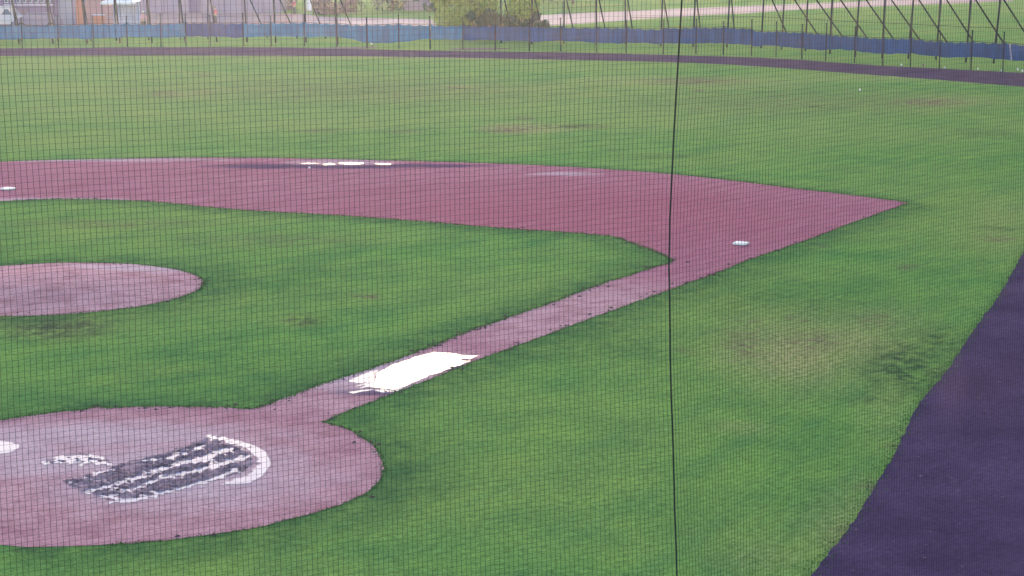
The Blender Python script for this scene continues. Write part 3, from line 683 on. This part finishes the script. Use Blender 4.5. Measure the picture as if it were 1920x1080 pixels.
# long pale wall building
p, rz = frame_at(400, 24); k = pxm(400, 24); t = empty('mauve_warehouse', p, rz); tag(t, 'long pale mauve warehouse wall behind the gravel road', 'building')
m = MB(); m.box(-150 * k, 125 * k, 0, 14, 0, 6); P_(m, 'wall', M_MAUVE2, t)
m = MB(); m.box(-150.5 * k, 125.5 * k, -.4, 14.4, 6, 6.3); P_(m, 'roof', M_GREY, t)
m = MB(); m.box(-45 * k, -22 * k, -.07, .01, 0, 3.4); P_(m, 'shed_door', M_MAUVE, t)
for x in (-120, -90, 20, 55, 90): m = MB(); m.box((x - .6) * k, (x + .6) * k, -.1, .01, 0, 5.9); P_(m, 'pilaster', M_MAUVE, t)
p, rz = frame_at(790, 19); k = pxm(790, 19); t = empty('distant_house', p, rz); tag(t, 'distant mauve house wall between the dark trees', 'building')
m = MB(); m.box(-34 * k, 28 * k, 0, 9, 0, 5); P_(m, 'wall', M_MAUVE2, t)
m = MB(); m.box(-15 * k, -4 * k, -.06, .01, 1, 2.2); P_(m, 'window', M_GLASS, t)
m = MB(); m.v += [(-36 * k, -.5, 5), (30 * k, -.5, 5), (30 * k, 9.5, 5), (-36 * k, 9.5, 5), (-30 * k, 4.5, 7.5), (24 * k, 4.5, 7.5)]; m.f += [(0, 1, 5, 4), (1, 2, 5), (2, 3, 4, 5), (3, 0, 4), (3, 2, 1, 0)]; P_(m, 'roof', M_ORANGE, t)
# white gazebo
p, rz = frame_at(233, 55); k = pxm(233, 55); t = empty('gazebo', p, rz); tag(t, 'white gazebo with a bright flat canopy and pale curtains', 'gazebo')
m = MB(); zr = 2.55; m.v += [(-35 * k, -1.6, zr), (27 * k, -1.6, zr - .05), (27 * k, 1.6, zr), (-35 * k, 1.6, zr), (-4 * k, 0, zr + .75)]; m.f += [(0, 1, 4), (1, 2, 4), (2, 3, 4), (3, 0, 4), (3, 2, 1, 0)]
P_(m, 'canopy', M_WHITE, t)
m = MB(); m.box(-35 * k, 27 * k, -1.62, -1.56, zr - .22, zr - .002); P_(m, 'valance', M_WHITE, t)
for x, y in ((-34, -1.5), (26, -1.5), (-34, 1.5), (26, 1.5)): m = MB(); m.tube([(x * k, y, 0), (x * k, y, zr)], .03, 6); P_(m, 'leg', M_STEEL, t)
m = MB(); vs = []; n = 60
for i in range(n + 1):
    x = (-24 + 49 * i / n) * k; y = 1.2 + .06 * math.sin(i * 1.3)
    m.v += [(x, y, .1), (x, y, zr - .1)]
    if i: b = len(m.v) - 4; m.f.append((b, b + 2, b + 3, b + 1))
P_(m, 'curtain', wallc('pale_blue_cloth', (.50, .52, .68)), t)
for x in (-22, -10, 2, 14, 24): m = MB(); m.tube([(x * k, -1.4, 0), (x * k, -1.4, 1.25)], .02, 6); P_(m, 'rail_post', M_GREY, t)
m = MB(); m.box(-24 * k, 25 * k, -1.42, -1.38, 1.2, 1.25); P_(m, 'rail', M_GREY, t)

# vehicles
def car(u, v, rz, label, paint, van=False):
    t = empty('van' if van else 'parked_car', G(u, v), rz); tag(t, label, 'van' if van else 'car')
    prof = [(-2.1, .35), (-2.15, .75), (-2.0, 1.0), (-1.4, 1.08), (-.9, 1.5), (.7, 1.52), (1.35, 1.1), (2.0, .95), (2.15, .6), (2.1, .35)] if not van else [(-2.3, .35), (-2.35, 1.0), (-2.3, 1.9), (-2.1, 2.0), (1.0, 2.0), (1.6, 1.25), (2.2, 1.05), (2.35, .6), (2.3, .35)]
    n = len(prof); m = MB()
    rows = ((-.85, .96), (-.78, 1), (.78, 1), (.85, .96))
    for y, s in rows: m.v += [(x * (.985 if abs(y) > .8 else 1), y * (.88 if z > 1.12 else 1), .35 + (z - .35) * s) for x, z in prof]
    for r_ in range(3):
        for i in range(n): j = (i + 1) % n; m.f.append((r_ * n + i, r_ * n + j, (r_ + 1) * n + j, (r_ + 1) * n + i))
    m.f.append(tuple(range(n))); m.f.append(tuple(3 * n + i for i in range(n))[::-1])
    m.build('body', paint, t)
    for s in (-1, 1):
        m = MB(); z0, z1 = (1.12, 1.42) if not van else (1.25, 1.75)
        x0, x1 = (-1.15, .95) if not van else (.2, 1.15)
        y = s * (.765 if not van else .765)
        m.v += [(x0, y - .01, z0), (x1, y - .01, z0), (x1 - .35, y + .01, z1), (x0 + .3, y + .01, z1), (x0, y + s * .02, z0), (x1, y + s * .02, z0), (x1 - .35, y + s * .02, z1), (x0 + .3, y + s * .02, z1)]
        m.f += [(0, 1, 2, 3), (4, 5, 6, 7), (0, 1, 5, 4), (1, 2, 6, 5), (2, 3, 7, 6), (3, 0, 4, 7)]; m.build('side_window', M_GLASS, t)
        for x in (-1.35, 1.35):
            m = MB(); m.tube([(x, s * .68, .32), (x, s * .88, .32)], .32, 20); w_ = m.build('wheel', M_TWINE, t)
            m = MB(); m.tube([(x, s * .87, .32), (x, s * .892, .32)], .19, 14); m.build('rim', M_GREY, w_)
        m = MB(); m.box(2.08, 2.17, s * .6 - .14, s * .6 + .14, .66, .8); m.build('headlight', M_WHITE, t)
    return t
car(4, 52, rz, 'white van parked at the far left edge in front of the mauve hall', plain('van_white', (.52, .47, .52), .5, .05), True)
car(72, 54, rz + R(180), 'grey car with a pale roof parked before the mauve hall', plain('car_mauve', (.20, .16, .26), .45, .1))
# white notice board
p, rz = frame_at(580, 30); t = empty('notice_board', p, rz); tag(t, 'white notice board on two posts beside the gravel road', 'sign')
m = MB(); m.box(-.25, .25, -.03, .03, .6, 1.7); P_(m, 'board', M_WHITE, t, bevel=.008)
for x in (-.2, .2): m = MB(); m.tube([(x, .05, 0), (x, .05, 1.6)], .03, 6); P_(m, 'post', M_GREY, t)

# people
M_SKIN = plain('skin', (.42, .26, .21), .6, .05); M_RED = plain('red_cloth', (.55, .10, .16), .8, .15, 8); M_PKC = plain('pink_cloth', (.62, .28, .36), .8, .12, 8); M_DCL = plain('dark_trousers', (.05, .05, .09), .8, .2, 8); M_HAIR = plain('dark_hair', (.05, .035, .03), .7, .2)
def skin(name, pts, edges, mat, parent, sub=2):
    me = bpy.data.meshes.new(name); me.from_pydata([p[:3] for p in pts], edges, []); o = link(name, me, mat, parent)
    md = o.modifiers.new('Skin', 'SKIN'); md.use_smooth_shade = True
    for i, p in enumerate(pts):
        r_ = p[3]; rx, ry = r_ if isinstance(r_, tuple) else (r_, r_); me.skin_vertices[0].data[i].radius = (rx, ry)
    me.skin_vertices[0].data[0].use_root = True
    sb = o.modifiers.new('Sub', 'SUBSURF'); sb.levels = sb.render_levels = sub
    return o
def person(u, v, rz, label, shirt, arm=0.0, hat=None):
    t = empty('person', G(u, v), rz); tag(t, label, 'person')
    pts = [(0, 0, .96, (.15, .11)), (0, 0, 1.2, (.13, .10)), (0, 0, 1.4, (.15, .10)), (0, 0, 1.5, .055), (0, -.01, 1.58, .075), (0, -.02, 1.66, .095), (0, -.01, 1.73, .075)]
    ed = [(0, 1), (1, 2), (2, 3), (3, 4), (4, 5), (5, 6)]
    for s in (-1, 1):
        b = len(pts); pts += [(s * .19, 0, 1.42, .055), (s * .25, .02, 1.15, .045), (s * (.26 + arm * .1), -.06 - arm * .25, .93 + arm * .25, .032), (s * (.26 + arm * .08), -.1 - arm * .3, .84 + arm * .3, .035)]
        ed += [(2, b), (b, b + 1), (b + 1, b + 2), (b + 2, b + 3)]
        b = len(pts); pts += [(s * .1, 0, .86, .095), (s * .12, -.02, .48, .065), (s * .12, .01, .1, .045), (s * .13, -.12, .04, .04)]
        ed += [(0, b), (b, b + 1), (b + 1, b + 2), (b + 2, b + 3)]
    skin('body', pts, ed, M_SKIN, t)
    pts = [(0, 0, 1.0, (.17, .13)), (0, 0, 1.2, (.155, .125)), (0, 0, 1.4, (.175, .125)), (0, 0, 1.47, .08)]; ed = [(0, 1), (1, 2), (2, 3)]
    for s in (-1, 1): b = len(pts); pts += [(s * .2, 0, 1.42, .075), (s * .25, .02, 1.14, .065), (s * (.255 + arm * .08), -.04 - arm * .15, 1.0 + arm * .1, .055)]; ed += [(2, b), (b, b + 1), (b + 1, b + 2)]
    skin('jacket', pts, ed, shirt, t)
    pts = [(0, 0, .97, (.165, .13))]; ed = []
    for s in (-1, 1): b = len(pts); pts += [(s * .1, 0, .84, .11), (s * .12, -.02, .48, .085), (s * .12, .01, .12, .065)]; ed += [(0, b), (b, b + 1), (b + 1, b + 2)]
    skin('trousers', pts, ed, M_DCL, t)
    bm = bmesh.new(); bmesh.ops.create_uvsphere(bm, u_segments=16, v_segments=10, radius=.112); 
    bmesh.ops.delete(bm, geom=[x for x in bm.verts if x.co.z < -.03 and x.co.y < .03], context='VERTS')
    me = bpy.data.meshes.new('hair'); bm.to_mesh(me); bm.free(); o = link('cap' if hat else 'hair', me, hat or M_HAIR, t); o.location = (0, 0, 1.69)
    return t
person(270, 58, rz, 'person in a pink top and white cap standing right of the gazebo', M_PKC, hat=M_WHITE)
person(404, 47, rz + R(60), 'person in a red jacket behind the darker navy stretch of screen', M_RED, .6)
person(552, 29, rz - R(50), 'person in a red jacket walking beside the gravel road', M_RED, .8, hat=M_WHITE)

# ------------------------------------------------------------------ safety net between the camera and home plate
MESH = .045; F0 = F
def plan(u):                                      # ground plan of the net, as lateral/forward metres
    pass
fh = Vector((math.cos(YAW), math.sin(YAW), 0)); rh = Vector((math.sin(YAW), -math.cos(YAW), 0)); org = Vector((CX, CY, 0))
z0, s1, s2 = 16.5, .565, .98
xb = 300 / F * (z0 / (1 - s1 * 300 / F)); zb = z0 + s1 * xb
l1, l2 = math.hypot(1, s1), math.hypot(1, s2)
def net_pt(s, h):                                 # s metres along the net, 0 at the seam rope
    if s < 0: x, z = xb + s / l1, zb + s * s1 / l1
    else: x, z = xb + s / l2, zb + s * s2 / l2
    a = (8.3 - h)                                 # metres below the upper part of the picture
    pull = .02 * (h - 6.3) * (s / 6 if s < 0 else .8 * math.exp(-s / 1.5)) if h > 5.6 else 0
    bow = .035 * (abs(h - 5.9) ** 1.5) * math.exp(-abs(s) / 2.5) * .5 if h < 9 else .1
    x += pull + bow + .010 * noise.noise(Vector((s * .9, h * .7, 3))) + .004 * noise.noise(Vector((s * 4, h * 3, 8)))
    hz = h + .018 * noise.noise(Vector((s * .8, h * .8, 11))) + .004 * noise.noise(Vector((s * 4, h * 4, 17)))
    return org + fh * (z + .03 * noise.noise(Vector((s * .5, h * .5, 1)))) + rh * x + Vector((0, 0, hz))
NET = empty('safety_net', org + fh * 15); nb = NET.location.copy()
tag(NET, 'fine black square mesh backstop net hanging across the whole view', 'net')
def thread_mesh(lines, r, name, mat):
    vs, fc = [], []
    for L in lines:
        b = len(vs); n = len(L)
        t = (L[-1] - L[0]).normalized(); a = t.cross(fh).normalized() * r; c = fh * r
        for p in L: q = p - nb; vs += [tuple(q + a), tuple(q - a * .5 + c * .87), tuple(q - a * .5 - c * .87)]
        for i in range(n - 1):
            for k in range(3): k2 = (k + 1) % 3; fc.append((b + i * 3 + k, b + i * 3 + k2, b + i * 3 + 3 + k2, b + i * 3 + 3 + k))
    return link(name, mesh(name, vs, fc), mat, NET)
H0, H1, SA, SB = .3, 10.2, -12.0, 9.0
lines = []
for i in range(int(SA / MESH), int(SB / MESH)):
    s = i * MESH; st_ = .22 if -9.5 < s < 6.5 else 1.0
    lines.append([net_pt(s, h) for h in np.arange(H0, H1 + .001, st_)])
NV = len(lines)
for j in range(int((H1 - H0) / MESH)):
    h = H0 + j * MESH; st_ = .22 if 2 < h < 9 else 1.0
    lines.append([net_pt(s, h) for s in list(np.arange(SA, 0, st_)) + [0] + list(np.arange(st_, SB, st_))])
thread_mesh(lines[:NV], .00170, 'netting', M_TWINE); thread_mesh(lines[NV:], .00100, 'netting', M_TWINE)
m = MB(); m.tube([net_pt(0, h) - nb for h in np.arange(H0, H1 + .01, .2)], .008, 7); m.build('seam_rope', M_TWINE, NET, smooth=True)
m = MB(); m.tube([net_pt(s, H1) - nb for s in np.arange(SA, SB, .5)], .012, 7); m.build('top_rope', M_TWINE, NET, smooth=True)

# ------------------------------------------------------------------ haze
m = MB(); m.box(-60, 420, -120, 320, -1.0, 16.0)
hz = m.build('haze', None); hz['kind'] = 'stuff'
hm = bpy.data.materials.new('haze_air'); hm.use_nodes = True; ht = hm.node_tree
for nd in list(ht.nodes):
    if nd.type == 'BSDF_PRINCIPLED': ht.nodes.remove(nd)
pvn = ht.nodes.new('ShaderNodeVolumePrincipled'); pvn.inputs['Color'].default_value = (.97, .93, 1.0, 1); pvn.inputs['Density'].default_value = .00016; pvn.inputs['Anisotropy'].default_value = .8
ht.links.new(pvn.outputs[0], [n_ for n_ in ht.nodes if n_.type == 'OUTPUT_MATERIAL'][0].inputs['Volume']); hz.data.materials.append(hm)
